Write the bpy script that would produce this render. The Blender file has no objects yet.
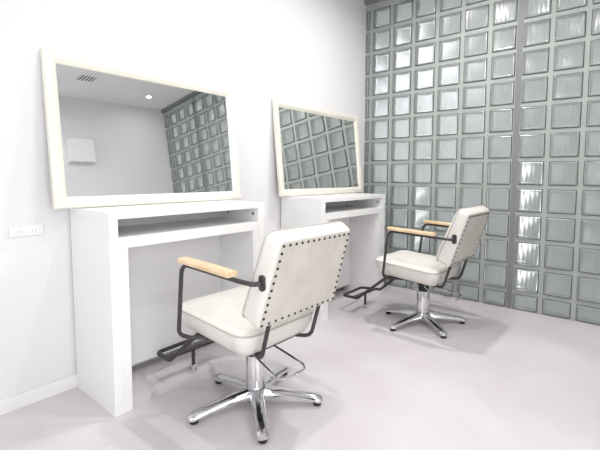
import bpy, bmesh, math, random
from mathutils import Vector, Matrix
random.seed(4)
S = 1.1                      # all layout numbers below are in block-pitch units (0.2 per glass block); S turns them into metres
C = bpy.context.scene.collection
PI = math.pi
YW = 0.0588                  # mirror wall
XG = 0.0                     # glass-block wall
YB = -3.12                   # wall behind the camera side
XL = -4.7
CEIL = 2.475

# ------------------------------------------------------------------ materials
def mat(name, col, rough=0.5, metal=0.0, spec=0.5, coat=0.0, trans=0.0, ior=1.45):
    m = bpy.data.materials.new(name); m.use_nodes = True
    b = m.node_tree.nodes['Principled BSDF']
    b.inputs['Base Color'].default_value = (*col, 1)
    b.inputs['Roughness'].default_value = rough
    b.inputs['Metallic'].default_value = metal
    b.inputs['Specular IOR Level'].default_value = spec
    b.inputs['Coat Weight'].default_value = coat
    b.inputs['Transmission Weight'].default_value = trans
    b.inputs['IOR'].default_value = ior
    return m
def nodes(m): return m.node_tree.nodes, m.node_tree.links, m.node_tree.nodes['Principled BSDF']
def add_noise(m, c0, c1, scale, detail=4, dist=0.0, lo=0.35, hi=0.65, vec='Object', stretch=(1, 1, 1)):
    n, l, b = nodes(m)
    tc = n.new('ShaderNodeTexCoord'); mp = n.new('ShaderNodeMapping'); mp.inputs['Scale'].default_value = stretch
    no = n.new('ShaderNodeTexNoise'); no.inputs['Scale'].default_value = scale; no.inputs['Detail'].default_value = detail
    no.inputs['Distortion'].default_value = dist
    r = n.new('ShaderNodeValToRGB'); r.color_ramp.elements[0].position = lo; r.color_ramp.elements[1].position = hi
    r.color_ramp.elements[0].color = (*c0, 1); r.color_ramp.elements[1].color = (*c1, 1)
    l.new(tc.outputs[vec], mp.inputs['Vector']); l.new(mp.outputs[0], no.inputs['Vector'])
    l.new(no.outputs['Fac'], r.inputs['Fac']); l.new(r.outputs['Color'], b.inputs['Base Color'])
    return no
def add_bump(m, scale, strength, dist=0.002, kind='noise', stretch=(1, 1, 1)):
    n, l, b = nodes(m)
    tc = n.new('ShaderNodeTexCoord'); mp = n.new('ShaderNodeMapping'); mp.inputs['Scale'].default_value = stretch
    if kind == 'noise':
        no = n.new('ShaderNodeTexNoise'); no.inputs['Detail'].default_value = 3; out = 'Fac'
    else:
        no = n.new('ShaderNodeTexWave'); no.bands_direction = kind; no.inputs['Distortion'].default_value = .35; out = 'Fac'
    no.inputs['Scale'].default_value = scale
    bu = n.new('ShaderNodeBump'); bu.inputs['Strength'].default_value = strength; bu.inputs['Distance'].default_value = dist
    l.new(tc.outputs['Object'], mp.inputs['Vector']); l.new(mp.outputs[0], no.inputs['Vector'])
    l.new(no.outputs[out], bu.inputs['Height']); l.new(bu.outputs[0], b.inputs['Normal'])

M = {}
M['wall'] = mat('painted_plaster', (.785, .78, .795), .75, spec=.2)
add_bump(M['wall'], 60, .05)
M['ceiling'] = mat('ceiling_paint', (.88, .88, .885), .8, spec=.2)
M['floor'] = mat('marbled_vinyl', (.50, .48, .48), .36, spec=.35)
add_noise(M['floor'], (.63, .585, .598), (.735, .70, .712), 1.6, 8, .6, .3, .7)
M['base'] = mat('white_baseboard', (.84, .835, .845), .45)
M['desk'] = mat('white_laminate', (.89, .89, .885), .38, spec=.4)
M['frame'] = mat('cream_lacquer', (.82, .80, .715), .35)
M['mirror'] = mat('mirror_silver', (.86, .885, .875), .0, metal=1.0)
M['hole'] = mat('grey_cap', (.20, .20, .19), .5)
M['vinyl'] = mat('cream_vinyl', (.78, .755, .71), .42, spec=.35)
add_noise(M['vinyl'], (.75, .725, .675), (.80, .775, .735), 9, 4)
add_bump(M['vinyl'], 45, .12)
M['vinyl_back'] = mat('cream_vinyl_dark', (.62, .59, .54), .5, spec=.3)  # darker, mottled cream for the rear cover of the backrest
add_noise(M['vinyl_back'], (.60, .57, .515), (.67, .64, .59), 12, 5, .5)
add_bump(M['vinyl_back'], 30, .15)
M['piping'] = mat('grey_piping', (.50, .485, .45), .5)
M['steel'] = mat('dark_grey_steel', (.055, .050, .052), .40, metal=.2)
M['nail'] = mat('dark_bronze_nail', (.05, .04, .035), .35, metal=.7)
M['chrome'] = mat('chrome', (.72, .72, .735), .09, metal=1.0)
M['rubber'] = mat('black_rubber', (.02, .02, .02), .6)
M['wood'] = mat('pale_beech', (.78, .58, .36), .45)
add_noise(M['wood'], (.70, .50, .30), (.84, .66, .44), 14, 3, .4, stretch=(6, .5, 6))
M['mortar'] = mat('grey_joint', (.38, .412, .388), .6)
M['trim'] = mat('grey_metal_channel', (.21, .215, .22), .5)
M['plastic'] = mat('white_plastic', (.84, .84, .84), .35)
M['slot'] = mat('socket_hole', (.42, .41, .42), .6)
M['vent'] = mat('vent_gap_black', (.015, .015, .017), .6, spec=.1)
M['corridor'] = mat('corridor_paint', (.62, .64, .65), .8)
# ribbed pressed glass of the blocks
M['glass'] = mat('pressed_glass', (.90, .92, .915), .21, trans=1.0, ior=1.5)
add_bump(M['glass'], 10, .10, .004, 'Y', (1, 1, .04))
M['edge'] = mat('grey_edge_coat', (.16, .175, .17), .5)
def frost(m, col, fac):
    """the satin fibre fill of the blocks: part of the light is scattered instead of passing straight"""
    n, l, b = nodes(m)
    d = n.new('ShaderNodeBsdfPrincipled'); d.inputs['Base Color'].default_value = (*col, 1); d.inputs['Roughness'].default_value = .22
    mx = n.new('ShaderNodeMixShader'); mx.inputs[0].default_value = fac
    l.new(b.outputs[0], mx.inputs[1]); l.new(d.outputs[0], mx.inputs[2])
    for k in list(b.inputs['Normal'].links): l.new(k.from_socket, d.inputs['Normal'])
    l.new(mx.outputs[0], n['Material Output'].inputs[0])
frost(M['glass'], (.50, .535, .525), .4)
pn = bpy.data.materials.new('clear_pane'); pn.use_nodes = True
_n, _l = pn.node_tree.nodes, pn.node_tree.links
_n.remove(_n['Principled BSDF']); _t = _n.new('ShaderNodeBsdfTransparent'); _g = _n.new('ShaderNodeBsdfGlossy'); _g.inputs['Roughness'].default_value = .02
_f = _n.new('ShaderNodeFresnel'); _x = _n.new('ShaderNodeMixShader')
_l.new(_f.outputs[0], _x.inputs[0]); _l.new(_t.outputs[0], _x.inputs[1]); _l.new(_g.outputs[0], _x.inputs[2]); _l.new(_x.outputs[0], _n['Material Output'].inputs[0])
M['pane'] = pn
def emission(name, col, st):
    m = bpy.data.materials.new(name); m.use_nodes = True
    n = m.node_tree.nodes; n.remove(n['Principled BSDF'])
    e = n.new('ShaderNodeEmission'); e.inputs[0].default_value = (*col, 1); e.inputs[1].default_value = st
    m.node_tree.links.new(e.outputs[0], n['Material Output'].inputs[0]); return m
M['lens'] = emission('lamp_lens', (1, .97, .93), 14)

# ------------------------------------------------------------------ mesh helpers (all input in layout units)
def finish(name, bm, m, parent=None, smooth=False, kind=None, angle=35):
    for v in bm.verts: v.co *= S
    bmesh.ops.recalc_face_normals(bm, faces=bm.faces)
    me = bpy.data.meshes.new(name); bm.to_mesh(me); bm.free()
    me.materials.append(M[m] if isinstance(m, str) else m)
    if smooth:
        for p in me.polygons: p.use_smooth = True
        me.set_sharp_from_angle(angle=math.radians(angle))
    o = bpy.data.objects.new(name, me); C.objects.link(o)
    if parent: o.parent = parent
    if kind: o['kind'] = kind
    return o
def box(bm, a, b, bev=0.0, seg=2):
    t = bmesh.new()
    r = bmesh.ops.create_cube(t, size=1)
    c = [(a[i] + b[i]) / 2 for i in range(3)]; s = [abs(b[i] - a[i]) for i in range(3)]
    for v in t.verts: v.co = Vector((c[0] + v.co.x * s[0], c[1] + v.co.y * s[1], c[2] + v.co.z * s[2]))
    if bev: bmesh.ops.bevel(t, geom=t.edges[:], offset=bev, segments=seg, affect='EDGES', profile=.5)
    join(bm, t)
def join(bm, t):
    bmesh.ops.recalc_face_normals(t, faces=t.faces)
    mp = {v: bm.verts.new(v.co) for v in t.verts}
    for f in t.faces:
        try: bm.faces.new([mp[v] for v in f.verts])
        except ValueError: pass
    t.free()
def loft(bm, rings, cap0=True, cap1=True, closed=False):
    R = [[bm.verts.new(p) for p in r] for r in rings]
    n = len(R[0]); k = len(R)
    for i in range(k if closed else k - 1):
        a, b = R[i], R[(i + 1) % k]
        for j in range(n): bm.faces.new([a[j], a[(j + 1) % n], b[(j + 1) % n], b[j]])
    if not closed:
        if cap0: bm.faces.new(list(reversed(R[0])))
        if cap1: bm.faces.new(R[-1])
def lathe(bm, c, prof, n=24):
    loft(bm, [[(c[0] + r * math.cos(2 * PI * k / n), c[1] + r * math.sin(2 * PI * k / n), c[2] + z) for k in range(n)] for r, z in prof])
def fillet(pts, rads, seg=6, closed=False):
    out = []; n = len(pts); P = [Vector(p) for p in pts]
    for i in range(n):
        r = rads[i] if isinstance(rads, (list, tuple)) else rads
        if (not closed and i in (0, n - 1)) or r == 0: out.append(P[i]); continue
        p, a, b = P[i], P[i - 1], P[(i + 1) % n]
        u = (a - p).normalized(); v = (b - p).normalized()
        ang = u.angle(v); d = min(r / math.tan(ang / 2), (a - p).length * .48, (b - p).length * .48)
        s, e = p + u * d, p + v * d
        for k in range(seg + 1):
            t = k / seg; out.append(s * (1 - t) ** 2 + p * 2 * t * (1 - t) + e * t * t)
    return out
def tube(bm, pts, r, n=10, closed=False):
    P = [Vector(p) for p in pts]; k = len(P); rings = []; up = None
    for i in range(k):
        if closed: t = (P[(i + 1) % k] - P[i - 1]).normalized()
        else: t = (P[min(i + 1, k - 1)] - P[max(i - 1, 0)]).normalized()
        if up is None: up = Vector((0, 0, 1)) if abs(t.z) < .9 else Vector((0, 1, 0))
        side = t.cross(up).normalized(); up = side.cross(t).normalized()
        rings.append([P[i] + (side * math.cos(2 * PI * j / n) + up * math.sin(2 * PI * j / n)) * r for j in range(n)])
    loft(bm, rings, closed=closed)
def rrect(hx, hy, r, seg=6, cx=0, cy=0, taper=None):
    pts = []
    for qx, qy, a0 in ((1, 1, 0), (-1, 1, PI / 2), (-1, -1, PI), (1, -1, 3 * PI / 2)):
        for k in range(seg + 1):
            a = a0 + PI / 2 * k / seg
            x = qx * (hx - r) + r * math.cos(a); y = qy * (hy - r) + r * math.sin(a)
            pts.append((cx + x, cy + y))
    if taper: pts = [(cx + (x - cx) * (1 + taper * (y - cy) / hy), y) for x, y in pts]
    return pts
def empty(name, loc, label, cat, group=None, rz=0):
    o = bpy.data.objects.new(name, None); C.objects.link(o); o.location = Vector(loc) * S; o.rotation_euler.z = rz
    o.empty_display_size = .1; return tag(o, label, cat, group)
def tag(o, label, cat, group=None):
    o['label'] = label; o['category'] = cat
    if group: o['group'] = group
    return o
def copy_tree(o, parent=None):
    c = o.copy(); C.objects.link(c)
    if parent: c.parent = parent
    for ch in [x for x in bpy.data.objects if x.parent == o]: copy_tree(ch, c)
    return c
def slab(name, a, b, m, bev=0, kind='structure'):
    bm = bmesh.new(); box(bm, a, b, bev); return finish(name, bm, m, kind=kind)

# ------------------------------------------------------------------ room shell
slab('floor', (XL - .1, YB - .1, -.1), (.005, YW + .1, 0), 'floor')
slab('ceiling', (XL - .1, YB - .1, CEIL), (.12, YW + .1, CEIL + .1), 'ceiling')
slab('wall_back', (XL - .1, YW, 0), (-.004, YW + .1, CEIL), 'wall')
def fill_window_wall(wname, n, along, fix, inner, lo, hi, w0, w1, z0, z1, energy):
    """a wall with an added, unseen window behind the viewer for fill light; along = axis index the wall runs on"""
    def P(t, d, z):                                        # t along the wall, d depth outwards from the inner face
        return (fix - inner * d, t, z) if along == 1 else (t, fix - inner * d, z)
    bm = bmesh.new()
    for t0, t1, a, b in ((lo, w0, 0, CEIL), (w1, hi, 0, CEIL), (w0, w1, 0, z0), (w0, w1, z1, CEIL)): box(bm, P(t0, .1, a), P(t1, 0, b))
    finish(wname, bm, 'wall', kind='structure')
    bm = bmesh.new(); m = (w0 + w1) / 2
    for t0, a, t1, b in ((w0, z0, w1, z0 + .04), (w0, z1 - .04, w1, z1), (w0, z0, w0 + .04, z1), (w1 - .04, z0, w1, z1), (m - .02, z0, m + .02, z1)): box(bm, P(t0, .07, a), P(t1, .02, b))
    wf = finish('window_%d' % n, bm, 'plastic', kind='structure')  # frame of the added window, out of view
    bm = bmesh.new(); box(bm, P(w0 + .03, .048, z0 + .03), P(w1 - .03, .042, z1 - .03)); finish('pane', bm, 'pane', wf)
    l = bpy.data.lights.new('window_fill_light', 'AREA'); l.shape = 'RECTANGLE'; l.size = (w1 - w0) * S; l.size_y = (z1 - z0) * S; l.energy = energy; l.color = (.985, .99, 1)  # fill light placed outside the added window
    o = bpy.data.objects.new('window_fill_light', l); C.objects.link(o); o.location = Vector(P(m, .35, (z0 + z1) / 2)) * S
    o.rotation_euler = (Vector(P(0, -1, 0)) - Vector(P(0, 0, 0))).to_track_quat('-Z', 'Z').to_euler()
fill_window_wall('wall_left', 4, 1, XL, 1, YB, YW, -2.75, -.85, .35, 2.15, 78)  # window added out of view for low side fill
fill_window_wall('wall_front', 5, 0, YB, 1, XL - .1, .12, -4.4, -2.3, .2, 1.9, 104)  # second added window, fill from the front into the desks
bm = bmesh.new()
box(bm, (XL, YW - .009, 0), (-.05, YW, .061), .002, 1)
finish('baseboard_back', bm, 'base', kind='structure')
bm = bmesh.new(); box(bm, (XL, YB, 0), (-.05, YB + .009, .061), .002, 1); finish('baseboard_front', bm, 'base', kind='structure')
bm = bmesh.new(); box(bm, (XL, YB + .009, 0), (XL + .009, YW - .009, .061), .002, 1); finish('baseboard_left', bm, 'base', kind='structure')
# dark channel that receives the glass blocks under the ceiling
bm = bmesh.new()
box(bm, (-.035, YB, 2.432), (.09, YW, CEIL), .003, 1)
finish('trim_1', bm, 'trim', kind='structure')

# ------------------------------------------------------------------ glass block wall: three panels between wide expansion joints
PITCH, ROW, Z12 = .2, .1886, .1275
zj = [Z12 + (12 - j) * ROW for j in range(13)]            # joint heights, top first (h0 .. h12)
rows = [(zj[j + 1], zj[j]) for j in range(12)] + [(.004, zj[12])]
JH, JV = .0130, .0145                                     # half joints
def block_mesh(w, h):
    """pressed glass block: pillowed faces on both sides with a bevelled rim"""
    bm = bmesh.new(); hw, hh = w / 2, h / 2
    def ring(x, ins, r): return [(x, u, v) for u, v in rrect(hw - ins, hh - ins, max(.002, r), 3)]
    i1 = min(.012, hw * .4)
    rings = [ring(-.0105, i1 + .006, .006), ring(-.0125, i1, .007), ring(-.009, i1 * .45, .006), ring(.002, 0, .004), ring(.076, 0, .004), ring(.085, i1 * .45, .006), ring(.089, i1, .007)]
    loft(bm, rings)
    for v in bm.verts: v.co *= S
    bmesh.ops.recalc_face_normals(bm, faces=bm.faces)
    me = bpy.data.meshes.new('glass_block'); bm.to_mesh(me); bm.free(); me.materials.append(M['glass']); me.materials.append(M['edge'])
    for p in me.polygons:                                  # the painted rim that sits in the joint
        if abs(p.normal.x) < .55: p.material_index = 1
    for p in me.polygons: p.use_smooth = True
    me.set_sharp_from_angle(angle=math.radians(28))
    return me
cache = {}
def block(w, h):
    k = (round(w, 4), round(h, 4))
    if k not in cache: cache[k] = block_mesh(*k)
    return cache[k]
MUL = .0235                                                # half of the wide joint
def panel(idx, y_hi, y_lo, cols, seam_hi, seam_lo):
    """cols: list of (y_left, y_right) clear glass spans, left = nearer the corner"""
    bm = bmesh.new()
    # mortar: verticals between spans, horizontals between rows
    edges = [y_hi] + [v for c in cols for v in c] + [y_lo]
    for k in range(0, len(edges), 2):
        if edges[k] - edges[k + 1] > .001: box(bm, (0, edges[k + 1], 0), (.08, edges[k], zj[0] + .045))
    for a, b in cols:
        box(bm, (0, b, zj[0] - JH), (.08, a, zj[0] + .045))
        for j in range(1, 13): box(bm, (0, b, zj[j] - JH), (.08, a, zj[j] + JH))
        box(bm, (0, b, 0), (.08, a, .0045))
    w = finish('window_%d' % idx, bm, 'mortar', kind='structure')
    for a, b in cols:
        for lo, hi in rows:
            l = lo + (JH if lo > .01 else .001); h = hi - JH
            o = bpy.data.objects.new('glass_block', block(a - b, h - l)); C.objects.link(o)
            o.parent = w; o.location = Vector((0, (a + b) / 2, (l + h) / 2)) * S
    return w
def cols_from(y0, n, first_wide, last_wide):
    out = []
    for k in range(n):
        a = y0 - k * PITCH - (MUL if (k == 0 and first_wide) else JV)
        b = y0 - (k + 1) * PITCH + (MUL if (k == n - 1 and last_wide) else JV)
        out.append((a, b))
    return out
panel(1, YW, -1.2, [(YW - .004, JV)] + cols_from(0, 6, False, True), False, True)
panel(2, -1.2, -2.4, cols_from(-1.2, 6, True, True), True, True)
panel(3, -2.4, YB, cols_from(-2.4, 3, True, False) + [(-3.0 - JV, YB + .004)], True, False)
# the two metal expansion strips
for k, y in ((2, -1.2), (3, -2.4)):
    bm = bmesh.new(); box(bm, (-.003, y - .018, 0), (.0, y + .018, 2.432)); finish('trim_%d' % k, bm, 'trim2' if 'trim2' in M else 'trim', kind='structure')

# beyond the glass: a plain bright passage
slab('wall_passage', (1.5, YB - 1.5, -.1), (1.6, YW + 3.5, 5.0), 'corridor')
slab('floor_passage', (.1, YB - .6, -.1), (1.5, YW + 1.2, 0), 'corridor')

# ------------------------------------------------------------------ desks
def make_desk(name, x1, label):
    r = empty(name, (x1, 0, 0), label, 'desk', 'white styling desks along the mirror wall')
    yf, yb = -.3157, YW - .0105
    a0 = .034; b = .036; W = .722; tot = a0 + W + .045; aR = a0 + W
    zT, zA, zB, zC = .8077, .7795, .707, .664
    e = .0015
    def pc(nm, p, q, m='desk', par=r, bev=e):
        bm = bmesh.new(); box(bm, p, q, bev, 2); return finish(nm, bm, m, par)
    pc('side_panel', (0, yf, 0), (a0, yb, zA)); pc('side_panel', (aR, yf, 0), (tot, yb, zA))
    pc('top_board', (0, yf, zA), (tot, yb, zT))
    pc('shelf', (a0, yf, zC), (aR, yb - .02, zB))
    pc('support_panel', (a0, yf + .001, 0), (a0 + b, yb - .03, zC)); pc('support_panel', (aR - b, yf + .001, 0), (aR, yb - .03, zC))
    pc('back_panel', (a0 + b, -.040, .052), (aR - b, -.022, zC))
    pc('niche_back', (a0, yb - .02, zC), (aR, yb, zA))
    for y in (-.275, -.070):                                    # two caps on the right cheek of the niche
        bm = bmesh.new(); lathe(bm, (0, 0, 0), [(.0085, 0), (.0085, .0025), (.006, .0035)], 14)
        bmesh.ops.transform(bm, matrix=Matrix.Translation((aR, y, .7490)) @ Matrix.Rotation(-PI / 2, 4, 'Y'), verts=bm.verts)
        finish('screw_cap', bm, 'hole', r)['label'] = 'dark grey screw cap'
    return r
make_desk('styling_desk', -2.371, 'white styling desk on the left, with open shelf niche, behind the nearer chair')
make_desk('styling_desk', -1.073, 'white styling desk with open shelf niche standing next to the glass block wall')

# ------------------------------------------------------------------ mirrors leaning on the desks
def make_mirror(name, x0, x1, label):
    th = math.radians(5.6); H = .652; w = x1 - x0; T = .024
    r = empty(name, ((x0 + x1) / 2, YW - .0035 - H * math.sin(th), .8080), label, 'mirror', 'cream framed mirrors leaning on the desks')
    r.rotation_euler.x = -th
    prof = [(0, 0), (0, .019), (.003, .0225), (.008, T), (.030, T - .001), (.036, T - .004), (.044, .015), (.049, .011), (.049, 0)]
    bm = bmesh.new(); rings = []
    for sx, sz in ((-1, 0), (1, 0), (1, 1), (-1, 1)):
        ring = []
        for d, h in prof:
            ring.append((sx * (w / 2 - d), -h, d if sz == 0 else H - d))
        rings.append(ring)
    loft(bm, rings, closed=True)
    finish('mirror_frame', bm, 'frame', r)
    bm = bmesh.new(); box(bm, (-w / 2 + .045, -.0085, .045), (w / 2 - .045, -.004, H - .045))
    finish('mirror_glass', bm, 'mirror', r)
    bm = bmesh.new(); box(bm, (-w / 2 + .02, -.004, .02), (w / 2 - .02, -.0002, H - .02)); finish('backing_board', bm, 'hole', r)
    return r
make_mirror('wall_mirror', -2.452, -1.487, 'cream framed mirror on the left desk, reflecting ceiling vent and downlight')
make_mirror('wall_mirror', -1.150, -.146, 'cream framed mirror beside the corner, reflecting only glass blocks')

# ------------------------------------------------------------------ salon chair
def make_chair():
    r = empty('salon_chair', (0, 0, 0), '', 'chair')
    # --- seat cushion: front deeper round corners, tapering below the piping
    def plan(ins, z, yo=0):
        hx, yfr, yre = .205 - ins, .258 - ins, -.188 + ins
        pts = rrect(hx, (yfr - yre) / 2, (.066 - min(ins, .03)), 8, 0, (yfr + yre) / 2)
        return [(x, y, z + .070 * (y + .19)) for x, y in pts]   # the cushion rises a little to the front
    bm = bmesh.new()
    loft(bm, [plan(.070, .296), plan(.042, .297), plan(.030, .302), plan(.016, .325), plan(.005, .357), plan(0, .381), plan(.004, .387),
              plan(.020, .396), plan(.050, .405), plan(.090, .411), plan(.14, .414)])
    seat = finish('seat', bm, 'vinyl', r, True, angle=60)
    bm = bmesh.new(); tube(bm, plan(-.0015, .3835), .0032, 6, True); finish('piping', bm, 'piping', seat, True)['label'] = 'grey piping around the seat edge'
    bm = bmesh.new(); box(bm, (-.10, -.14, .286), (.10, .17, .312), .004); finish('seat_plate', bm, 'steel', r)
    # --- backrest in its own frame: u up the back, w rearwards
    th = math.atan2(.088, .276); up = Vector((0, -math.sin(th), math.cos(th))); nr = Vector((0, -math.cos(th), -math.sin(th)))
    o0 = Vector((0, -.264, .453))                              # bottom edge of the rear panel
    L = .2897
    def bp(x, u, w):                                            # the cushion is deeper at its lower edge
        return o0 + Vector((x, 0, 0)) + up * u + nr * (w * (1 + .42 * (1 - max(0, min(1, u / L)))) if w < 0 else w)
    def ring(hx, u0, u1, w, rad, tap=0):
        return [bp(x, u, w) for x, u in rrect(hx, (u1 - u0) / 2, rad, 6, 0, (u0 + u1) / 2, tap)]
    bm = bmesh.new()
    loft(bm, [ring(.12, .07, L - .06, -.083, .03), ring(.165, .03, L - .02, -.079, .03), ring(.190, .002, L + .012, -.070, .03), ring(.207, -.011, L + .024, -.062, .03, -.005),
              ring(.210, -.014, L + .028, -.055, .03, -.005), ring(.210, -.015, L + .028, -.045, .028, -.010), ring(.207, -.015, L + .022, -.018, .022, -.025),
              ring(.203, -.014, L + .017, -.004, .016, -.035), ring(.198, -.012, L + .014, 0, .012, -.042), ring(.194, -.008, L + .010, .001, .010, -.044)])
    back = finish('backrest', bm, 'vinyl', r, True, angle=50)
    bm = bmesh.new(); loft(bm, [ring(.1975, -.0115, L + .0135, .0004, .012, -.042), ring(.196, -.010, L + .012, .0022, .011, -.044), ring(.186, 0, L + .002, .0028, .01, -.044)])
    finish('back_cover', bm, 'vinyl_back', back, True)
    bm = bmesh.new(); tube(bm, ring(.211, -.0155, L + .0295, -.055, .03, -.005), .0032, 6, True); finish('piping', bm, 'piping', back, True)
    # nail heads round the rear panel
    nbm = bmesh.new(); lathe(nbm, (0, 0, 0), [(.0052, 0), (.0052, .0012), (.0042, .0032), (.002, .0044)], 10)
    rot = nr.to_track_quat('Z', 'Y').to_matrix().to_4x4()
    bmesh.ops.transform(nbm, matrix=rot, verts=nbm.verts)
    proto = finish('nail_head', nbm, 'nail', back, True)
    spots = []
    def hw(u): return .1855 * (1 - .044 * (u - L / 2) / (L / 2))
    NT, NS = 13, 11
    for k in range(NT):
        t = k / (NT - 1) * 2 - 1
        spots += [(t * hw(L), L), (t * hw(0), 0)]
    for k in range(1, NS):
        u = L * k / NS
        spots += [(-hw(u), u), (hw(u), u)]
    for i, (x, u) in enumerate(spots):
        o = proto if i == 0 else proto.copy()
        if i: C.objects.link(o)
        o.location = bp(x, u, .0024) * S
    # --- arms: one bent tube a side, wooden rest on top
    for s in (-1, 1):
        bm = bmesh.new()
        pts = fillet([(s * .216, -.287, .604), (s * .238, -.275, .603), (s * .248, -.205, .607), (s * .248, .112, .6185), (s * .248, .144, .336), (s * .206, .130, .313), (s * .09, .06, .299)],
                     [0, .03, .06, .05, .04, .03, 0], 8)
        tube(bm, pts, .0080, 10); arm = finish('arm_frame', bm, 'steel', r, True)
        bm = bmesh.new(); loft(bm, [[(s * (.2045 + t), -.287 + y, .604 + z) for y, z in rrect(.013 - i, .027 - i, .0125 - i, 5)] for t, i in ((0, 0), (.008, 0), (.0105, .003))])
        finish('mounting_plate', bm, 'steel', arm, True)
        bm = bmesh.new()
        a0 = [(-.022, .002), (-.0235, .006), (-.0235, .014), (-.019, .019), (.019, .019), (.0235, .014), (.0235, .006), (.022, .002)]
        ys = [(-.189, .608, .9), (-.186, .6081, 1), (-.05, .6135, 1), (.103, .6188, 1), (.106, .619, .9)]
        loft(bm, [[(s * .248 + x * k, y, z + .006 + h) for x, h in a0] for y, z, k in ys])
        finish('armrest', bm, 'wood', r, True, angle=25)['label'] = 'pale wooden armrest'
    # --- rear uprights
    for s in (-1, 1):
        bm = bmesh.new()
        q = bp(s * .140, .03, -.010)
        pts = fillet([tuple(bp(s * .14, .10, -.012)), (s * .136, -.240, .430), (s * .136, -.200, .296), (s * .08, -.06, .290)], [0, .1, .045, 0], 8)
        tube(bm, pts, .0080, 10); finish('back_upright', bm, 'steel', r, True)
    # --- hydraulic column
    BX, BY = .007, -.010
    bm = bmesh.new(); lathe(bm, (BX, BY, 0), [(.031, .212), (.031, .250), (.041, .254), (.043, .266), (.043, .282), (.036, .2865)], 28); finish('collar', bm, 'rubber', r, True)
    bm = bmesh.new(); lathe(bm, (BX, BY, 0), [(.035, .076), (.0405, .080), (.0405, .200), (.039, .205), (.039, .2145), (.02, .2155)], 32)
    finish('column', bm, 'chrome', r, True)
    bm = bmesh.new(); lathe(bm, (BX, BY, 0), [(.036, .032), (.046, .036), (.049, .062), (.046, .071), (.036, .074), (.036, .078)], 28); finish('base_hub', bm, 'chrome', r, True)
    for k in range(5):
        a = math.radians(17.5 + 72 * k); dx, dy = math.cos(a), math.sin(a)
        bm = bmesh.new(); rings = []
        for d, wd, z0, z1 in ((.030, .030, .036, .076), (.06, .029, .036, .072), (.10, .0275, .038, .069), (.15, .0255, .036, .061), (.205, .024, .030, .052), (.245, .0235, .022, .045), (.260, .0225, .018, .041), (.272, .019, .018, .037), (.279, .012, .020, .031)):
            sec = [(-wd, z0), (-wd, z0 + (z1 - z0) * .45), (-wd * .72, z1 - .004), (-wd * .3, z1), (wd * .3, z1), (wd * .72, z1 - .004), (wd, z0 + (z1 - z0) * .45), (wd, z0)]
            rings.append([(BX + dx * d - dy * u, BY + dy * d + dx * u, z) for u, z in sec])
        loft(bm, rings); leg = finish('base_leg', bm, 'chrome', r, True, angle=40)
        bm = bmesh.new(); lathe(bm, (BX + dx * .256, BY + dy * .256, 0), [(.013, 0), (.0165, .003), (.0165, .016), (.012, .0195)], 16); finish('foot_glide', bm, 'rubber', leg, True)
    # --- pump lever: a chrome loop towards the rear
    bm = bmesh.new()
    tube(bm, fillet([(-.028, -.020, .275), (-.050, -.06, .243), (-.100, -.246, .222), (-.085, -.262, .220), (.022, -.268, .220), (.050, -.235, .221), (.068, -.06, .238), (.03, -.01, .275)], [0, .03, .012, .012, .03, .03, .04, 0], 5), .0048, 8)
    finish('pump_lever', bm, 'chrome', r, True)['label'] = 'chrome pump lever loop'
    # --- footrest: U tube going down and forward with a tread and a prop
    bm = bmesh.new()
    tube(bm, fillet([(-.09, .06, .296), (-.125, .185, .296), (-.135, .408, .112), (-.128, .535, .108), (.118, .545, .108), (.150, .398, .112), (.125, .185, .296), (.09, .06, .296)], [0, .05, .025, .03, .03, .025, .05, 0], 6), .0095, 10)
    fr = finish('footrest', bm, 'steel', r, True)
    bm = bmesh.new(); box(bm, (-.1335, .43, .103), (.147, .458, .1155), .003); finish('tread_bar', bm, 'steel', fr)
    bm = bmesh.new(); tube(bm, [(0, .432, .104), (0, .432, .03)], .0085, 12); prop = finish('prop', bm, 'steel', fr, True)
    bm = bmesh.new(); lathe(bm, (0, .432, 0), [(.013, 0), (.018, .003), (.018, .012), (.009, .016), (.009, .022), (.016, .025), (.0165, .033), (.011, .037)], 16)
    finish('rubber_foot', bm, 'chrome', fr, True)['label'] = 'small chrome foot of the prop'
    return r
ch = make_chair()
ch['group'] = 'cream salon chairs in front of the mirrors'
chairs = [((-1.9665, -.660), -.009, 'cream salon chair nearest the viewer, showing its nail-studded back, at the left desk'),
          ((-.667, -.818), -.016, 'cream salon chair standing farther off, in front of the glass block wall')]
for i, (xy, rz, lb) in enumerate(chairs):
    o = ch if i == 0 else copy_tree(ch)
    o.location = (xy[0] * S, xy[1] * S, 0); o.rotation_euler.z = rz; o['label'] = lb

# ------------------------------------------------------------------ small fittings
r = empty('wall_outlet', (-2.527, YW, .722), 'white double socket plate low on the wall beside the left desk', 'outlet')
bm = bmesh.new(); box(bm, (-.058, -.006, -.02), (.058, 0, .02), .002); finish('face_plate', bm, 'plastic', r)
for x in (-.026, .024):
    bm = bmesh.new(); box(bm, (x - .016, -.0075, -.011), (x + .016, -.005, .011), .001, 1); sk = finish('socket', bm, 'plastic', r)
    bm = bmesh.new()
    for d in (-.0055, .0055): box(bm, (x + d - .0012, -.0079, -.004), (x + d + .0012, -.0074, .004))
    finish('slot', bm, 'slot', sk)
r = empty('wall_panel_box', (-1.115, YB, 1.70), 'white shallow box on the opposite wall, seen in the left mirror', 'wall box')
bm = bmesh.new(); box(bm, (-.135, 0, 0), (.135, .075, .268), .004); finish('housing', bm, 'plastic', r)
bm = bmesh.new(); box(bm, (-.131, .075, .03), (.131, .0775, .262), .003); finish('cover', bm, 'plastic', r)
r = empty('ceiling_vent', (-1.207, -2.508, CEIL), 'square ceiling vent with dark gaps between its slats, reflected in the left mirror', 'vent')
bm = bmesh.new()
for a, b in (((-.09, -.09), (.09, -.078)), ((-.09, .078), (.09, .09)), ((-.09, -.078), (-.078, .078)), ((.078, -.078), (.09, .078))):
    box(bm, (a[0], a[1], -.010), (b[0], b[1], 0))
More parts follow.
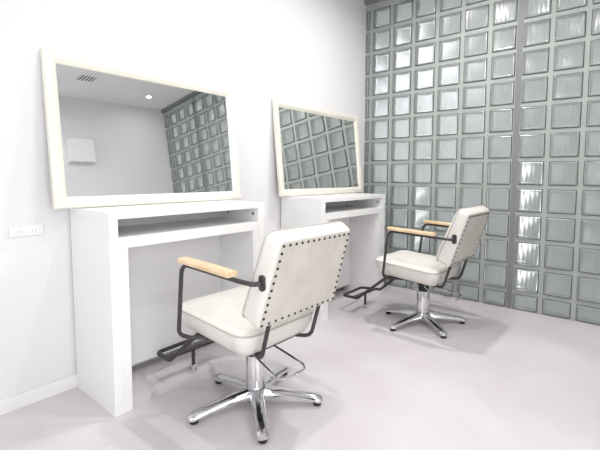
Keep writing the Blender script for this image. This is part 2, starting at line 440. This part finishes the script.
finish('vent_frame', bm, 'plastic', r)
bm = bmesh.new(); box(bm, (-.078, -.078, -.002), (.078, .078, 0)); finish('vent_backing', bm, 'vent', r)  # near-black sheet puts the shade between the slats into colour
for k in range(5):
    x = -.060 + .030 * k
    bm = bmesh.new(); box(bm, (x - .0075, -.078, -.006), (x + .0075, .078, -.0035)); finish('slat', bm, 'plastic', r)

# ------------------------------------------------------------------ downlights
def downlight(name, x, y, power, label, size=.05, spread=170):
    r = empty(name, (x, y, CEIL), label, 'ceiling light', 'recessed ceiling downlights')
    bm = bmesh.new(); n = 28
    loft(bm, [[(rr * math.cos(2 * PI * k / n), rr * math.sin(2 * PI * k / n), z) for k in range(n)] for rr, z in ((.022, 0), (.022, -.004), (.030, -.006), (.036, -.003), (.036, 0))], False, False)
    finish('trim_ring', bm, 'plastic', r, True)
    bm = bmesh.new(); lathe(bm, (0, 0, 0), [(.0215, -.0030), (.0215, -.0005)], 28); finish('lamp_lens', bm, 'lens', r)
    ld = bpy.data.lights.new('downlight', 'AREA'); ld.shape = 'DISK'; ld.size = size * S; ld.energy = power; ld.color = (1, .975, .955); ld.spread = math.radians(spread)
    lo = bpy.data.objects.new('downlight_beam', ld); C.objects.link(lo); lo.location = Vector((x, y, CEIL - .012)) * S
    return r
LIGHTS = [(-.416, -2.72, 3, 'recessed ceiling downlight reflected in the left mirror'),
          (-1.85, -1.08, 20, 'recessed ceiling downlight above the nearer chair'),
          (-.78, -.90, 34, 'recessed ceiling downlight above the chair by the glass blocks'),
          (-1.35, -.60, 4, 'recessed ceiling downlight close to the mirror wall, between the two mirrors'),
          (-3.0, -1.6, 11, 'added unseen ceiling downlight above the left part of the floor'),  # added to brighten the left floor and desk side
          (-1.1, -1.75, 18, 'added unseen ceiling downlight over the middle of the floor'),  # added fill, out of view
          (-2.3, -2.4, 16, 'added unseen ceiling downlight above the viewer')]  # added out of view to slant light into the desk niches
for i, (x, y, pw, lb) in enumerate(LIGHTS): downlight('downlight', x, y, pw, lb)
# added lights beyond the glass, no known fixtures: a wash that brightens the upper blocks
def passage_fill_spot(at, to, power, deg, col=(.97, .99, 1)):
    ld = bpy.data.lights.new('passage_fill', 'SPOT'); ld.energy = power; ld.color = col; ld.spot_size = math.radians(deg); ld.spot_blend = .9; ld.shadow_soft_size = .05
    lo = bpy.data.objects.new('passage_fill', ld); C.objects.link(lo); lo.location = Vector(at) * S
    lo.rotation_euler = (Vector(to) - Vector(at)).to_track_quat('-Z', 'Y').to_euler()
passage_fill_spot((.6, .2, 2.9), (1.5, .2, 1.75), 620, 75)
for y, z, h, e in ((-1.155, .52, 1.0, 1.5), (-.22, .42, .8, .9)):   # added light strips that make the bright streaks in the blocks
    ld = bpy.data.lights.new('streak_light', 'AREA'); ld.shape = 'RECTANGLE'; ld.size = .07; ld.size_y = h * S; ld.energy = e
    lo = bpy.data.objects.new('streak_light', ld); C.objects.link(lo); lo.location = Vector((.6, y, z)) * S
    lo.rotation_euler = Vector((-1, 0, 0)).to_track_quat('-Z', 'Y').to_euler()

w = bpy.data.worlds.new('World'); bpy.context.scene.world = w; w.use_nodes = True
bg = w.node_tree.nodes['Background']; bg.inputs[0].default_value = (.86, .89, .90, 1); bg.inputs[1].default_value = 2.5

# ------------------------------------------------------------------ camera
yaw, pit, rol = .6544, -.0764, .0062
cy, sy, cp, sp = math.cos(yaw), math.sin(yaw), math.cos(pit), math.sin(pit)
fwd = Vector((cy * cp, sy * cp, sp)); right = Vector((sy, -cy, 0)); up = right.cross(fwd)
r2 = right * math.cos(rol) + up * math.sin(rol); u2 = -right * math.sin(rol) + up * math.cos(rol)
cd = bpy.data.cameras.new('camera'); cam = bpy.data.objects.new('camera', cd); C.objects.link(cam)
mw = Matrix.Identity(4)
for i in range(3): mw[i][0], mw[i][1], mw[i][2] = r2[i], u2[i], -fwd[i]
mw.translation = Vector((-3.05727, -1.88962, .95337)) * S
cam.matrix_world = mw
cd.sensor_width = 36; cd.lens = 400.24 / 600 * 36
cd.shift_x = -28.74 / 600; cd.shift_y = -18.94 / 600
cd.clip_start = .05
sc = bpy.context.scene; sc.camera = cam
sc.view_settings.view_transform = 'Standard'; sc.view_settings.look = 'None'; sc.view_settings.gamma = 1; sc.view_settings.use_curve_mapping = False
sc.view_settings.exposure = -.98
